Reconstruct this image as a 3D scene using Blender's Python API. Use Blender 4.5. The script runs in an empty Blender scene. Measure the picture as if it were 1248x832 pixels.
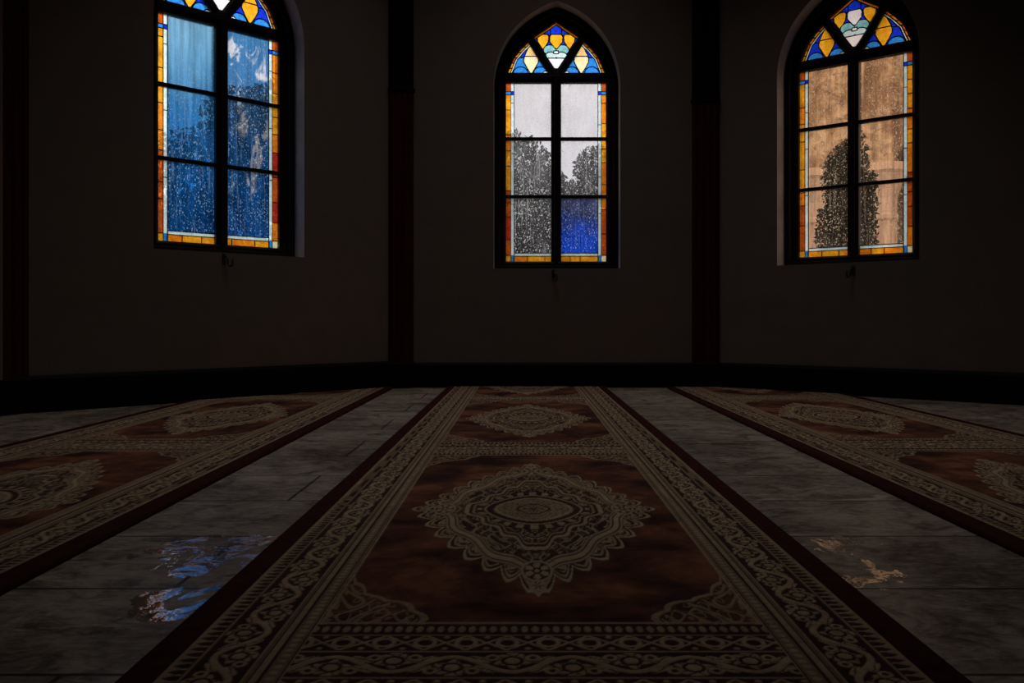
import bpy, bmesh, math, random
import numpy as np
from mathutils import Vector, Matrix

random.seed(7)
rng = np.random.default_rng(7)
sc = bpy.context.scene
COL = sc.collection

# ------------------------------------------------------------------ helpers
def link(o, parent=None):
    COL.objects.link(o)
    if parent is not None:
        o.parent = parent
    return o

def tag(o, label=None, cat=None, group=None, kind=None):
    if label: o['label'] = label
    if cat: o['category'] = cat
    if group: o['group'] = group
    if kind: o['kind'] = kind
    return o

def empty(name, loc=(0, 0, 0), rz=0.0, scale=(1, 1, 1)):
    o = bpy.data.objects.new(name, None)
    o.location = loc
    o.rotation_euler = (0, 0, rz)
    o.scale = scale
    o.empty_display_size = .1
    return link(o)

class MB:
    """collects geometry, then becomes ONE mesh object"""
    def __init__(self):
        self.v = []; self.f = []; self.mi = []
    def add(self, vs, fs, mi=0):
        b = len(self.v)
        self.v.extend([tuple(p) for p in vs])
        for f in fs:
            self.f.append(tuple(b + i for i in f)); self.mi.append(mi)
    def box(self, x0, x1, y0, y1, z0, z1, mi=0, M=None, bev=0.0):
        if bev > 0:
            # chamfered along vertical and horizontal edges: octagonal-ish prism built with bmesh
            bm = bmesh.new()
            bmesh.ops.create_cube(bm, size=1)
            for q in bm.verts:
                q.co = Vector(((x0 + x1) / 2 + q.co.x * (x1 - x0), (y0 + y1) / 2 + q.co.y * (y1 - y0), (z0 + z1) / 2 + q.co.z * (z1 - z0)))
            bmesh.ops.bevel(bm, geom=list(bm.edges), offset=bev, segments=2, affect='EDGES', profile=.5)
            bm.verts.index_update()
            vs = [q.co.copy() for q in bm.verts]
            fs = [[q.index for q in f.verts] for f in bm.faces]
            bm.free()
        else:
            vs = [Vector(p) for p in ((x0, y0, z0), (x1, y0, z0), (x1, y1, z0), (x0, y1, z0), (x0, y0, z1), (x1, y0, z1), (x1, y1, z1), (x0, y1, z1))]
            fs = [(0, 3, 2, 1), (4, 5, 6, 7), (0, 1, 5, 4), (1, 2, 6, 5), (2, 3, 7, 6), (3, 0, 4, 7)]
        if M is not None:
            vs = [M @ p for p in vs]
        self.add(vs, fs, mi)
    def tube(self, pts, rad, n=8, mi=0, cap=True):
        pts = [Vector(p) for p in pts]
        rads = rad if isinstance(rad, (list, tuple)) else [rad] * len(pts)
        rings = []
        up = Vector((0, 0, 1))
        for i, p in enumerate(pts):
            d = (pts[min(i + 1, len(pts) - 1)] - pts[max(i - 1, 0)]).normalized()
            a = d.cross(up)
            if a.length < 1e-3: a = d.cross(Vector((1, 0, 0)))
            a.normalize(); b = d.cross(a).normalized()
            rings.append([p + (a * math.cos(2 * math.pi * k / n) + b * math.sin(2 * math.pi * k / n)) * rads[i] for k in range(n)])
        vs = [q for r in rings for q in r]
        fs = []
        for i in range(len(pts) - 1):
            for k in range(n):
                fs.append((i * n + k, i * n + (k + 1) % n, (i + 1) * n + (k + 1) % n, (i + 1) * n + k))
        if cap:
            fs.append(tuple(range(n - 1, -1, -1))); fs.append(tuple((len(pts) - 1) * n + k for k in range(n)))
        self.add(vs, fs, mi)
    def lathe(self, prof, n=32, c=(0, 0), mi=0):
        vs = []; fs = []
        for (r, z) in prof:
            for k in range(n):
                t = 2 * math.pi * k / n
                vs.append((c[0] + r * math.cos(t), c[1] + r * math.sin(t), z))
        for i in range(len(prof) - 1):
            for k in range(n):
                fs.append((i * n + k, i * n + (k + 1) % n, (i + 1) * n + (k + 1) % n, (i + 1) * n + k))
        self.add(vs, fs, mi)
    def build(self, name, mats, parent=None, smooth=False, loc=None, rz=0):
        me = bpy.data.meshes.new(name)
        me.from_pydata(self.v, [], self.f)
        for m in (mats if isinstance(mats, (list, tuple)) else [mats]):
            me.materials.append(m)
        me.polygons.foreach_set('material_index', self.mi)
        if smooth:
            me.polygons.foreach_set('use_smooth', [True] * len(self.f))
        me.update()
        o = bpy.data.objects.new(name, me)
        if loc is not None: o.location = loc
        o.rotation_euler = (0, 0, rz)
        return link(o, parent)

SKY = 2.0          # how bright the overcast sky is; glass tints are dimmed to offset it
# ------------------------------------------------------------------ node helpers
class NT:
    def __init__(self, name):
        self.m = bpy.data.materials.new(name)
        self.m.use_nodes = True
        self.t = self.m.node_tree
        self.t.nodes.clear()
        self.out = self.n('ShaderNodeOutputMaterial')
    def n(self, typ, **kw):
        nd = self.t.nodes.new(typ)
        for k, v in kw.items():
            if k.startswith('i_'):
                key = k[2:]
                key = int(key) if key.isdigit() else key.replace('_', ' ')
                self.put(nd.inputs[key], v)
            else:
                setattr(nd, k, v)
        return nd
    def put(self, sock, v):
        if isinstance(v, bpy.types.NodeSocket):
            self.t.links.new(v, sock)
        elif isinstance(v, bpy.types.Node):
            self.t.links.new(v.outputs[0], sock)
        else:
            if isinstance(v, (tuple, list)) and len(v) == 3 and sock.type == 'RGBA':
                v = tuple(v) + (1,)
            sock.default_value = v
    def math(self, op, a, b=None, c=None, clamp=False):
        nd = self.n('ShaderNodeMath', operation=op, use_clamp=clamp)
        self.put(nd.inputs[0], a)
        if b is not None: self.put(nd.inputs[1], b)
        if c is not None: self.put(nd.inputs[2], c)
        return nd.outputs[0]
    def mix(self, f, a, b, blend='MIX'):
        nd = self.n('ShaderNodeMix', data_type='RGBA', blend_type=blend)
        self.put(nd.inputs[0], f); self.put(nd.inputs[6], a); self.put(nd.inputs[7], b)
        return nd.outputs[2]
    def mapr(self, v, a, b, c=0.0, d=1.0, smooth=False):
        nd = self.n('ShaderNodeMapRange', clamp=True)
        if smooth: nd.interpolation_type = 'SMOOTHSTEP'
        for i, q in enumerate((v, a, b, c, d)): self.put(nd.inputs[i], q)
        return nd.outputs[0]
    def coords(self, scale=(1, 1, 1), loc=(0, 0, 0), kind='Object'):
        tc = self.n('ShaderNodeTexCoord')
        mp = self.n('ShaderNodeMapping')
        self.t.links.new(tc.outputs[kind], mp.inputs['Vector'])
        mp.inputs['Scale'].default_value = scale
        mp.inputs['Location'].default_value = loc
        return mp.outputs[0]
    def noise(self, vec, scale, detail=4, rough=.55, dist=0):
        nd = self.n('ShaderNodeTexNoise')
        self.put(nd.inputs['Vector'], vec)
        nd.inputs['Scale'].default_value = scale
        nd.inputs['Detail'].default_value = detail
        nd.inputs['Roughness'].default_value = rough
        nd.inputs['Distortion'].default_value = dist
        return nd.outputs['Fac']
    def xyz(self, vec):
        nd = self.n('ShaderNodeSeparateXYZ'); self.put(nd.inputs[0], vec)
        return nd.outputs
    def bump(self, h, strength=.3, dist=.01):
        nd = self.n('ShaderNodeBump')
        nd.inputs['Strength'].default_value = strength
        nd.inputs['Distance'].default_value = dist
        self.put(nd.inputs['Height'], h)
        return nd.outputs[0]
    def surf(self, s):
        self.put(self.out.inputs['Surface'], s)
        return self.m
    def pbsdf(self, **kw):
        return self.n('ShaderNodeBsdfPrincipled', **kw)

def mat_plain(name, col, rough=.6, var=.25, scale=8, spec=.3, bump=.15, stretch=(1, 1, 1)):
    t = NT(name)
    v = t.coords(stretch)
    n = t.noise(v, scale, 5)
    c = t.mix(t.mapr(n, .3, .7), tuple(q * (1 - var) for q in col), tuple(q * (1 + var) for q in col))
    p = t.pbsdf(i_Base_Color=c, i_Roughness=rough, i_Specular_IOR_Level=spec)
    if bump:
        t.put(p.inputs['Normal'], t.bump(t.noise(v, scale * 4, 4), bump, .004))
    return t.surf(p)

def mat_plaster():
    t = NT('aged_plaster')
    v = t.coords()
    big = t.noise(v, .9, 4, .6)
    mid = t.noise(v, 4.5, 6, .65, .4)
    c = t.mix(t.mapr(big, .35, .65), (.165, .138, .110), (.192, .134, .114))
    c = t.mix(t.mapr(mid, .45, .75, 0, .5), c, (.125, .104, .085))
    streak = t.noise(t.coords((9, 9, .7)), 1.0, 4, .6)
    c = t.mix(t.mapr(streak, .55, .8, 0, .35), c, (.15, .13, .11))
    p = t.pbsdf(i_Base_Color=c, i_Roughness=.85, i_Specular_IOR_Level=.15)
    h = t.math('ADD', t.math('MULTIPLY', mid, .7), t.math('MULTIPLY', t.noise(v, 45, 4), .25))
    t.put(p.inputs['Normal'], t.bump(h, .35, .01))
    return t.surf(p)

def mat_floor():
    t = NT('wet_stone_tiles')
    tc = t.n('ShaderNodeTexCoord')
    P = tc.outputs['Object']
    mp = t.n('ShaderNodeMapping'); t.put(mp.inputs['Vector'], P)
    mp.inputs['Location'].default_value = (.31, -.045, 0)
    br = t.n('ShaderNodeTexBrick')
    t.put(br.inputs['Vector'], mp.outputs[0])
    br.offset = .37; br.squash = 1
    for k, q in (('Color1', (0, 0, 0, 1)), ('Color2', (1, 1, 1, 1)), ('Mortar', (.5, .5, .5, 1)), ('Scale', 1), ('Mortar Size', .005), ('Mortar Smooth', .2), ('Bias', 0), ('Brick Width', .92), ('Row Height', .39)):
        br.inputs[k].default_value = q
    tile = br.outputs['Color']; mort = br.outputs['Fac']
    n1 = t.noise(P, 2.2, 6, .62, .6)
    n2 = t.noise(P, 9, 6, .65, 1.0)
    vein = t.noise(t.coords((1.2, 4.5, 1), (3, 1, 0)), 2.5, 6, .6, 1.5)
    n3 = t.noise(t.coords((1, 2.2, 1), (5, 2, 0)), 30, 6, .7, .5)
    c = t.mix(tile, (.150, .112, .086), (.235, .185, .138))
    c = t.mix(t.mapr(n1, .40, .62, 0, .85), c, (.385, .305, .22))
    c = t.mix(t.mapr(n2, .46, .66, 0, .9), c, (.055, .041, .031))
    c = t.mix(t.mapr(n3, .50, .72, 0, .7), c, (.045, .036, .029))
    c = t.mix(t.mapr(n3, .48, .30, 0, .5), c, (.45, .365, .265))
    c = t.mix(t.mapr(vein, .59, .66, 0, .7), c, (.46, .39, .30))
    c = t.mix(mort, c, (.03, .028, .026))
    # wet film: two splashed areas between the carpets, mirror smooth where the water lies
    s = t.xyz(P)
    def blob(cx, cy, rx, ry):
        a = t.math('POWER', t.math('DIVIDE', t.math('SUBTRACT', s[0], cx), rx), 2)
        b = t.math('POWER', t.math('DIVIDE', t.math('SUBTRACT', s[1], cy), ry), 2)
        return t.mapr(t.math('ADD', a, b), .25, 1.0, 1, 0, True)
    area = t.math('MAXIMUM', blob(-.66, 1.84, .25, .26), t.math('MULTIPLY', blob(-.595, 1.53, .16, .16), 1.0))
    area2 = t.math('MAXIMUM', blob(.67, 1.67, .13, .12), t.math('MULTIPLY', blob(.68, 1.88, .26, .30), .82))
    area = t.math('MAXIMUM', area, area2)
    wn = t.noise(t.coords((1.0, .55, 1), (1.7, .4, 0)), 11, 5, .62, .8)
    wet = t.mapr(t.math('ADD', wn, t.math('MULTIPLY', t.math('SUBTRACT', area, 1), .55)), .47, .53, 0, 1, True)
    rough = t.mapr(n2, .3, .7, .50, .28)
    rip = t.noise(t.coords((1, 1, 1)), 26, 3, .5)
    stone_h = t.math('SUBTRACT', t.math('ADD', t.math('MULTIPLY', n2, .5), t.math('MULTIPLY', n1, .5)), t.math('MULTIPLY', mort, 1.0))
    nb = t.bump(stone_h, .45, .014)
    df = t.n('ShaderNodeBsdfDiffuse', i_Color=c, i_Normal=nb)
    gs = t.n('ShaderNodeBsdfGlossy', i_Color=(.9, .9, .9), i_Roughness=rough, i_Normal=nb)
    p = t.n('ShaderNodeMixShader')
    t.put(p.inputs[0], t.mapr(n1, .35, .65, .03, .10)); t.put(p.inputs[1], df.outputs[0]); t.put(p.inputs[2], gs.outputs[0])
    w = t.pbsdf(i_Base_Color=t.mix(.5, c, (.03, .03, .03)), i_Roughness=.10)
    w.inputs['IOR'].default_value = 4.5
    t.put(w.inputs['Normal'], t.bump(rip, .18, .012))
    ms = t.n('ShaderNodeMixShader')
    t.put(ms.inputs[0], wet); t.put(ms.inputs[1], p.outputs[0]); t.put(ms.inputs[2], w.outputs[0])
    return t.surf(ms)

def mat_wood(name, c0, c1, rough=.55, spec=.2):
    t = NT(name)
    v = t.coords((18, 18, 1.2))
    n = t.noise(v, 1.6, 6, .6, .8)
    c = t.mix(t.mapr(n, .35, .65), c0, c1)
    p = t.pbsdf(i_Base_Color=c, i_Roughness=rough, i_Specular_IOR_Level=spec)
    t.put(p.inputs['Normal'], t.bump(n, .2, .004))
    return t.surf(p)

def mat_carpet():
    t = NT('woven_wool_pile')
    mo = t.n('ShaderNodeAttribute', attribute_name='motif').outputs['Fac']
    bd = t.n('ShaderNodeAttribute', attribute_name='band').outputs['Fac']
    P = t.coords()
    w1 = t.noise(P, 3.6, 4, .6, .5)
    w2 = t.noise(t.coords((1, .8, 1), (4, 2, 0)), 9, 5, .65, .3)
    mot = t.math('ADD', t.math('MULTIPLY', w1, .65), t.math('MULTIPLY', w2, .35))
    field = t.mix(t.mapr(mot, .42, .60), (.036, .011, .008), (.21, .070, .031))
    field = t.mix(t.mapr(mot, .53, .66, 0, .8), field, (.27, .115, .05))
    dark = t.mix(t.mapr(w2, .35, .65), (.030, .013, .009), (.055, .022, .014))
    base = t.mix(bd, field, dark)
    cream = t.mix(t.mapr(w2, .3, .7), (.38, .265, .145), (.52, .37, .215))
    wear = t.mapr(t.noise(P, 60, 3, .6), .25, .55, .62, 1)
    c = t.mix(t.math('MULTIPLY', mo, wear), base, cream)
    p = t.pbsdf(i_Base_Color=c, i_Roughness=.95, i_Specular_IOR_Level=.08)
    p.inputs['Sheen Weight'].default_value = .08
    p.inputs['Sheen Roughness'].default_value = .5
    h = t.math('ADD', t.noise(P, 420, 2, .6), t.math('MULTIPLY', mo, .5))
    t.put(p.inputs['Normal'], t.bump(h, .5, .003))
    return t.surf(p)

def mat_pane(name, stops, sky_gap=0.0, haze=.05, drop=(.62, .62, .66), seed=0.0, droptint=None, dropamt=1.0, fogcol=1.0, streak=.02, hazelow=1.0):
    """rain-wet glass: see-through tinted sheet with beads and runs of water that scatter the daylight"""
    t = NT(name)
    P = t.n('ShaderNodeTexCoord').outputs['Object']
    s = t.xyz(P)
    ramp = t.n('ShaderNodeValToRGB')
    r = ramp.color_ramp
    while len(r.elements) < len(stops): r.elements.new(.5)
    wob = t.noise(t.coords((2, 1, 1.4), (seed, 0, seed)), 2.2, 4, .6)
    zz = t.mapr(s[2], .95, 2.35, 0, 1)
    zz = t.math('ADD', zz, t.math('MULTIPLY', t.math('SUBTRACT', wob, .5), .45))
    for e, (pos, col) in zip(r.elements, stops):
        e.position = pos; e.color = tuple(col) + (1,)
    t.put(ramp.inputs[0], zz)
    tint = ramp.outputs[0]
    if sky_gap > 0:
        sm = t.noise(t.coords((5, 1, 2.6), (seed + 3, 0, 1)), 1.8, 6, .62, .6)
        tint = t.mix(t.mapr(sm, .55, .62, 0, sky_gap), tint, (.62, .66, .72))  # bright sky gaps between leaves put into the glass tint
    tint = t.mix(1.0, tint, (1 / SKY,) * 3, 'MULTIPLY')
    vs = t.noise(t.coords((26, 1, .9), (seed + 7, 0, 0)), 1.5, 6, .65, .3)
    tint = t.mix(1.0, tint, t.mix(t.mapr(vs, .34, .66), (1 - streak,) * 3, (1 + streak * .5,) * 3), 'MULTIPLY')
    # beads
    vo = t.n('ShaderNodeTexVoronoi', feature='F1', voronoi_dimensions='3D')
    t.put(vo.inputs['Vector'], t.coords((105, 1, 72), (seed, 0, 0)))
    vo.inputs['Scale'].default_value = 1
    cellr = t.xyz(vo.outputs['Color'])
    rad = t.mapr(cellr[0], .25, 1.0, .06, .56)
    bead = t.mapr(t.math('SUBTRACT', rad, vo.outputs['Distance']), 0, .12)
    dens = t.noise(t.coords((16, 1, 1.1), (seed, 0, 2)), 2.0, 5, .6)
    bead = t.math('MULTIPLY', bead, t.mapr(dens, .34, .56, .35, 1))
    runs = t.mapr(t.noise(t.coords((70, 1, 2.6), (seed, 0, 5)), 1.0, 4, .6), .56, .74, 0, .5)
    v2 = t.n('ShaderNodeTexVoronoi', feature='F1', voronoi_dimensions='3D')
    t.put(v2.inputs['Vector'], t.coords((165, 1, 125), (seed + 4, 0, 0)))
    v2.inputs['Scale'].default_value = 1
    r2 = t.mapr(t.xyz(v2.outputs['Color'])[0], .45, 1.0, .05, .50)
    fine = t.math('MULTIPLY', t.mapr(t.math('SUBTRACT', r2, v2.outputs['Distance']), 0, .14), t.mapr(dens, .30, .60, .25, .8))
    wet = t.math('MULTIPLY', t.math('MAXIMUM', t.math('MAXIMUM', bead, runs), fine), dropamt, clamp=True)
    tr = t.n('ShaderNodeBsdfTransparent'); t.put(tr.inputs[0], tint)
    tl = t.n('ShaderNodeBsdfTranslucent')
    dcol = t.mix(.75 if droptint is None else droptint, tuple(q / SKY for q in drop), tint)
    t.put(tl.inputs[0], dcol)
    fog = t.n('ShaderNodeBsdfTranslucent'); t.put(fog.inputs[0], t.mix(1.0, tint, (fogcol,) * 3, 'MULTIPLY'))
    m0 = t.n('ShaderNodeMixShader')
    hz = t.noise(t.coords((6, 1, 2.4), (seed + 1, 0, 3)), 1.6, 5, .65, .4)
    t.put(m0.inputs[0], t.math('MULTIPLY', t.mapr(hz, .32, .68, haze * .45, min(1, haze * 1.7)), t.mapr(s[2], 1.3, 1.95, hazelow, 1.0), clamp=True))
    t.put(m0.inputs[1], tr.outputs[0]); t.put(m0.inputs[2], fog.outputs[0])
    m1 = t.n('ShaderNodeMixShader')
    t.put(m1.inputs[0], t.math('MULTIPLY', wet, .85))
    t.put(m1.inputs[1], m0.outputs[0]); t.put(m1.inputs[2], tl.outputs[0])
    gl = t.n('ShaderNodeBsdfGlossy'); gl.inputs['Roughness'].default_value = .08; t.put(gl.inputs[0], (.8, .8, .8))
    m2 = t.n('ShaderNodeMixShader'); m2.inputs[0].default_value = .03
    t.put(m2.inputs[1], m1.outputs[0]); t.put(m2.inputs[2], gl.outputs[0])
    return t.surf(m2)

def mat_glass(name, col, var=.45, scale=45):
    """opalescent stained glass, daylight comes through it"""
    t = NT(name)
    v = t.coords((1, 1, 1))
    n = t.math('ADD', t.math('MULTIPLY', t.noise(v, scale, 4, .6, .5), .6), t.math('MULTIPLY', t.noise(v, 11, 3), .4))
    c = t.mix(t.mapr(n, .36, .64), tuple(max(0, q * (1 - var)) for q in col), tuple(min(1, q * (1 + var)) for q in col))
    c = t.mix(1.0, c, (1.40 / SKY,) * 3, 'MULTIPLY')
    tl = t.n('ShaderNodeBsdfTranslucent'); t.put(tl.inputs[0], c)
    tr = t.n('ShaderNodeBsdfTransparent'); t.put(tr.inputs[0], c)
    m = t.n('ShaderNodeMixShader'); m.inputs[0].default_value = .32
    t.put(m.inputs[1], tl.outputs[0]); t.put(m.inputs[2], tr.outputs[0])
    gl = t.n('ShaderNodeBsdfGlossy'); gl.inputs['Roughness'].default_value = .15; t.put(gl.inputs[0], (.7, .7, .7))
    m2 = t.n('ShaderNodeMixShader'); m2.inputs[0].default_value = .03
    t.put(m2.inputs[1], m.outputs[0]); t.put(m2.inputs[2], gl.outputs[0])
    return t.surf(m2)

def mat_leaf(name, c0, c1):
    t = NT(name)
    n = t.noise(t.coords(), 1.7, 3)
    c = t.mix(t.mapr(n, .35, .65), c0, c1)
    d = t.n('ShaderNodeBsdfDiffuse'); t.put(d.inputs[0], c)
    tl = t.n('ShaderNodeBsdfTranslucent'); t.put(tl.inputs[0], c)
    m = t.n('ShaderNodeMixShader'); m.inputs[0].default_value = .25
    t.put(m.inputs[1], d.outputs[0]); t.put(m.inputs[2], tl.outputs[0])
    return t.surf(m)

def mat_stone():
    t = NT('weathered_sandstone')
    v = t.coords()
    n1 = t.noise(v, 2.0, 6, .68, 1.0)
    n2 = t.noise(v, 6.5, 6, .72, .8)
    c = t.mix(t.mapr(n1, .41, .59), (.40, .24, .135), (.92, .66, .44))
    c = t.mix(t.mapr(n2, .46, .64, 0, .85), c, (.27, .155, .09))
    c = t.mix(t.mapr(t.noise(t.coords((6, 6, .5)), 1, 4), .50, .68, 0, .7), c, (.20, .115, .07))
    p = t.pbsdf(i_Base_Color=c, i_Roughness=.9, i_Specular_IOR_Level=.1)
    t.put(p.inputs['Normal'], t.bump(n2, .6, .05))
    return t.surf(p)

M_PLASTER = mat_plaster()
M_REVEAL = mat_plain('window_lit_reveal', (.50, .46, .43), .9, .15, 6, .1, .2)  # paler than the walls: window light on the reveals put into the colour
M_FLOOR = mat_floor()
M_FRAME = mat_wood('dark_stained_oak', (.010, .007, .006), (.020, .013, .010), .5, .15)
M_RED = mat_wood('oxblood_painted_wood', (.040, .0055, .0045), (.062, .008, .006), .7, .08)
M_BLACK = mat_wood('black_painted_wood', (.005, .0045, .0045), (.009, .008, .007), .7, .06)
M_BASE = mat_plain('black_skirting_paint', (.006, .006, .0065), .6, .3, 10, .1, .1)
M_IRON = mat_plain('blackened_iron', (.02, .018, .017), .45, .3, 30, .5, .2)
M_LEAD = mat_plain('lead_came', (.016, .016, .018), .5, .3, 60, .3, .1)
M_CARPET = mat_carpet()
M_BIND = mat_plain('dark_red_binding', (.045, .010, .0075), .95, .35, 40, .05, .5)
M_STONE = mat_stone()
M_COLUMN = mat_plain('pale_pink_column_stone', (.82, .60, .45), .85, .22, 5, .1, .4, (3, 3, .6))
M_GROUND = mat_plain('pale_bounce_ground', (.27, .25, .22), .8, .4, 3, .3, .4)  # unseen ground made pale to bounce daylight up onto the windows
M_BARK = mat_plain('dark_bark', (.05, .04, .032), .9, .4, 14, .1, .6)
M_DRUM = mat_plain('added_drum_lining', (.075, .065, .058), .9, .2, 3, .1, .2)  # dark lining of the added drum, to limit light bounced to the walls
M_CEIL = mat_plain('dim_ceiling_plaster', (.12, .105, .09), .9, .2, 3, .1, .2)

G = dict(
    orange=mat_glass('orange_glass', (.95, .22, .010)),
    amber=mat_glass('amber_glass', (1.0, .32, .012)),
    rust=mat_glass('rust_red_glass', (.50, .085, .010)),
    red=mat_glass('ruby_glass', (.42, .03, .012)),
    pale=mat_glass('pale_aqua_glass', (.56, .74, .74), .25),
    cream=mat_glass('cream_glass', (.98, .80, .46), .2),
    gold=mat_glass('gold_glass', (1.0, .41, .018), .3),
    peach=mat_glass('peach_glass', (.98, .60, .24), .25),
    white=mat_glass('white_opal_glass', (.86, .82, .84), .12),
    teal=mat_glass('teal_glass', (.22, .52, .54), .35),
    blue=mat_glass('cobalt_glass', (.008, .035, .62), .5),
    sky=mat_glass('sky_blue_glass', (.03, .24, .72), .45),
    lead=M_LEAD)
GK = list(G.keys())
GM = [G[k] for k in GK]
GI = {k: i for i, k in enumerate(GK)}

CLEAR = [(0, (.62, .63, .67)), (1, (.66, .65, .67))]
PANE_CLEAR = mat_pane('rain_beaded_clear_glass', [(0, (.50, .51, .55)), (1, (.575, .56, .57))], haze=.24, hazelow=.35, drop=(1.0, 1.0, 1.0), droptint=.1)
PANE_COBALT = mat_pane('rain_beaded_cobalt_flashed_glass', [(0, (.008, .10, 1.0)), (.11, (.008, .10, .95)), (.24, (.05, .07, .20)), (1, (.42, .42, .46))], haze=.60, drop=(.45, .55, .92), seed=2.0, droptint=.25)
PANE_BLUE = mat_pane('rain_beaded_blue_glass', [(0, (.006, .105, .40)), (.35, (.008, .125, .42)), (.60, (.03, .17, .40)), (.80, (.10, .31, .53)), (1, (.18, .41, .60))], haze=.40, drop=(.40, .62, .85), seed=5.0, droptint=.5, streak=.45)
PANE_BLUE_CLOUD = mat_pane('rain_streaked_blue_glass', [(0, (.005, .11, .46)), (.33, (.007, .14, .46)), (.58, (.035, .12, .30)), (1, (.05, .21, .44))], sky_gap=.95, haze=.36, drop=(.50, .68, .88), seed=9.0, droptint=.55, streak=.45)
PANE_AMBER = mat_pane('rain_beaded_amber_glass', [(0, (.88, .69, .53)), (1, (1.0, .76, .51))], haze=.05, drop=(.85, .66, .46), seed=12.0, droptint=.3, dropamt=.8, fogcol=.8, streak=.35)

# ------------------------------------------------------------------ camera (level, eye 0.5 m above the floor)
F = 1050.0
cam_d = bpy.data.cameras.new('camera')
cam = bpy.data.objects.new('camera', cam_d); link(cam)
cam.location = (0, 0, .5)
cam.rotation_euler = (math.pi / 2, 0, 0)
cam_d.sensor_width = 36
cam_d.lens = F / 1248 * 36
cam_d.shift_x = -13 / 1248
cam_d.shift_y = -26 / 1248
cam_d.clip_start = .02
sc.camera = cam

# ------------------------------------------------------------------ window geometry (local: X right, Y outward, Z up)
A_O, ZB_O, ZS_O, ZT_O = .47, .884, 2.25, 2.87       # wall opening
A_G, ZB_G, ZS_G, ZT_G = .384, .946, 2.31, 2.777     # glass outline
PV = [0, .16, .41, .55, .69, .753, .88, 1.0]
PU = [1, .972, .85, .71, .54, .445, .21, .0]
NARCH = 28
def arch_open(n=NARCH):
    r = ZT_O - ZS_O
    R = (A_O ** 2 + r ** 2) / (2 * A_O); c = R - A_O
    pts = []
    for i in range(n + 1):
        h = r * math.sin(i / n * math.pi / 2)
        pts.append((math.sqrt(max(R * R - h * h, 0)) - c if i < n else 0.0, ZS_O + h))
    return pts          # right half from spring to apex
def arch_glass(n=NARCH):
    pts = []
    for i in range(n + 1):
        v = math.sin(i / n * math.pi / 2) if i < n else 1
        pts.append((A_G * float(np.interp(v, PV, PU)), ZS_G + v * (ZT_G - ZS_G)))
    return pts
def outline(half_pts, a, zb, zs):
    """closed loop counter-clockwise seen from inside: bottom-left, bottom-right, up the right, arch, down the left"""
    right = [(a, zb + (zs - zb) * k / 6) for k in range(6)] + half_pts
    left = [(-x, z) for (x, z) in right[::-1]][1:]
    return right + left
OUT_O = outline(arch_open(), A_O, ZB_O, ZS_O)
OUT_G = outline(arch_glass(), A_G, ZB_G, ZS_G)
def lerp_out(k):
    return [((1 - k) * p[0] + k * q[0], (1 - k) * p[1] + k * q[1]) for p, q in zip(OUT_O, OUT_G)]

def build_wall(name, origin, rz, length, wx, sx, sz, zoff, H=4.0, T=.30, ext=(0, 0)):
    """wall slab with a pointed window opening; local X along the wall, Y outward"""
    mb = MB()
    L = [(wx + x * sx, zoff + z * sz) for (x, z) in OUT_O]
    n = len(L)
    half = n // 2           # index of apex
    for (y, flip) in ((0, False), (T, True)):
        e0, e1 = (0, 0) if y == 0 else ext
        x0, x1 = -e0, length + e1
        vs = [(p[0], y, p[1]) for p in L]
        b = len(vs)
        fs = []
        vs += [(x0, y, 0), (x1, y, 0), (x0, y, H), (x1, y, H)]
        A, B, C, D = b, b + 1, b + 2, b + 3
        # right half 0..half, left half half..n-1
        xr = [(x1, y, L[i][1]) for i in range(half + 1)]
        xl = [(x0, y, L[i][1]) for i in range(half, n)]
        br = len(vs); vs += xr
        bl = len(vs); vs += xl
        for i in range(half):
            fs.append((i, br + i, br + i + 1, i + 1))
        for i in range(half, n - 1):
            fs.append((i, i + 1, bl + i + 1 - half, bl + i - half))
        # below
        fs.append((A, B, br, 0, n - 1, bl + n - 1 - half))
        # above
        fs.append((half, br + half, D, C, bl))
        if flip: fs = [f[::-1] for f in fs]
        mb.add(vs, fs)
    # reveal with a small rounded arris
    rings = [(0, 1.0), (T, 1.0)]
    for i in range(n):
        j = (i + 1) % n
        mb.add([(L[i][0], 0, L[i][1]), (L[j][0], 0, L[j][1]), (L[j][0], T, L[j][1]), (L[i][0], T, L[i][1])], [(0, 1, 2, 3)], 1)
    # rims
    e0, e1 = ext
    mb.add([(0, 0, 0), (0, 0, H), (-e0, T, H), (-e0, T, 0)], [(0, 1, 2, 3)])
    mb.add([(length, 0, 0), (length, 0, H), (length + e1, T, H), (length + e1, T, 0)], [(3, 2, 1, 0)])
    mb.add([(0, 0, H), (length, 0, H), (length + e1, T, H), (-e0, T, H)], [(0, 1, 2, 3)])
    mb.add([(0, 0, 0), (length, 0, 0), (length + e1, T, 0), (-e0, T, 0)], [(3, 2, 1, 0)])
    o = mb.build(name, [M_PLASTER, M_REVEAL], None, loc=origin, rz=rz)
    bm = bmesh.new(); bm.from_mesh(o.data)
    bmesh.ops.remove_doubles(bm, verts=bm.verts, dist=1e-5)
    bmesh.ops.recalc_face_normals(bm, faces=bm.faces)
    bm.to_mesh(o.data); bm.free()
    return tag(o, kind='structure')

def strip_ring(mb, la, ya, lb, yb, mi=0):
    n = len(la)
    for i in range(n):
        j = (i + 1) % n
        mb.add([(la[i][0], ya, la[i][1]), (la[j][0], ya, la[j][1]), (lb[j][0], yb, lb[j][1]), (lb[i][0], yb, lb[i][1])], [(0, 1, 2, 3)], mi)

S_ = 4.62 * 159
def to_crop(X, Z):
    return 447 + X * S_, 4.62 * (390 - (Z - .5) * 159)

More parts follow.
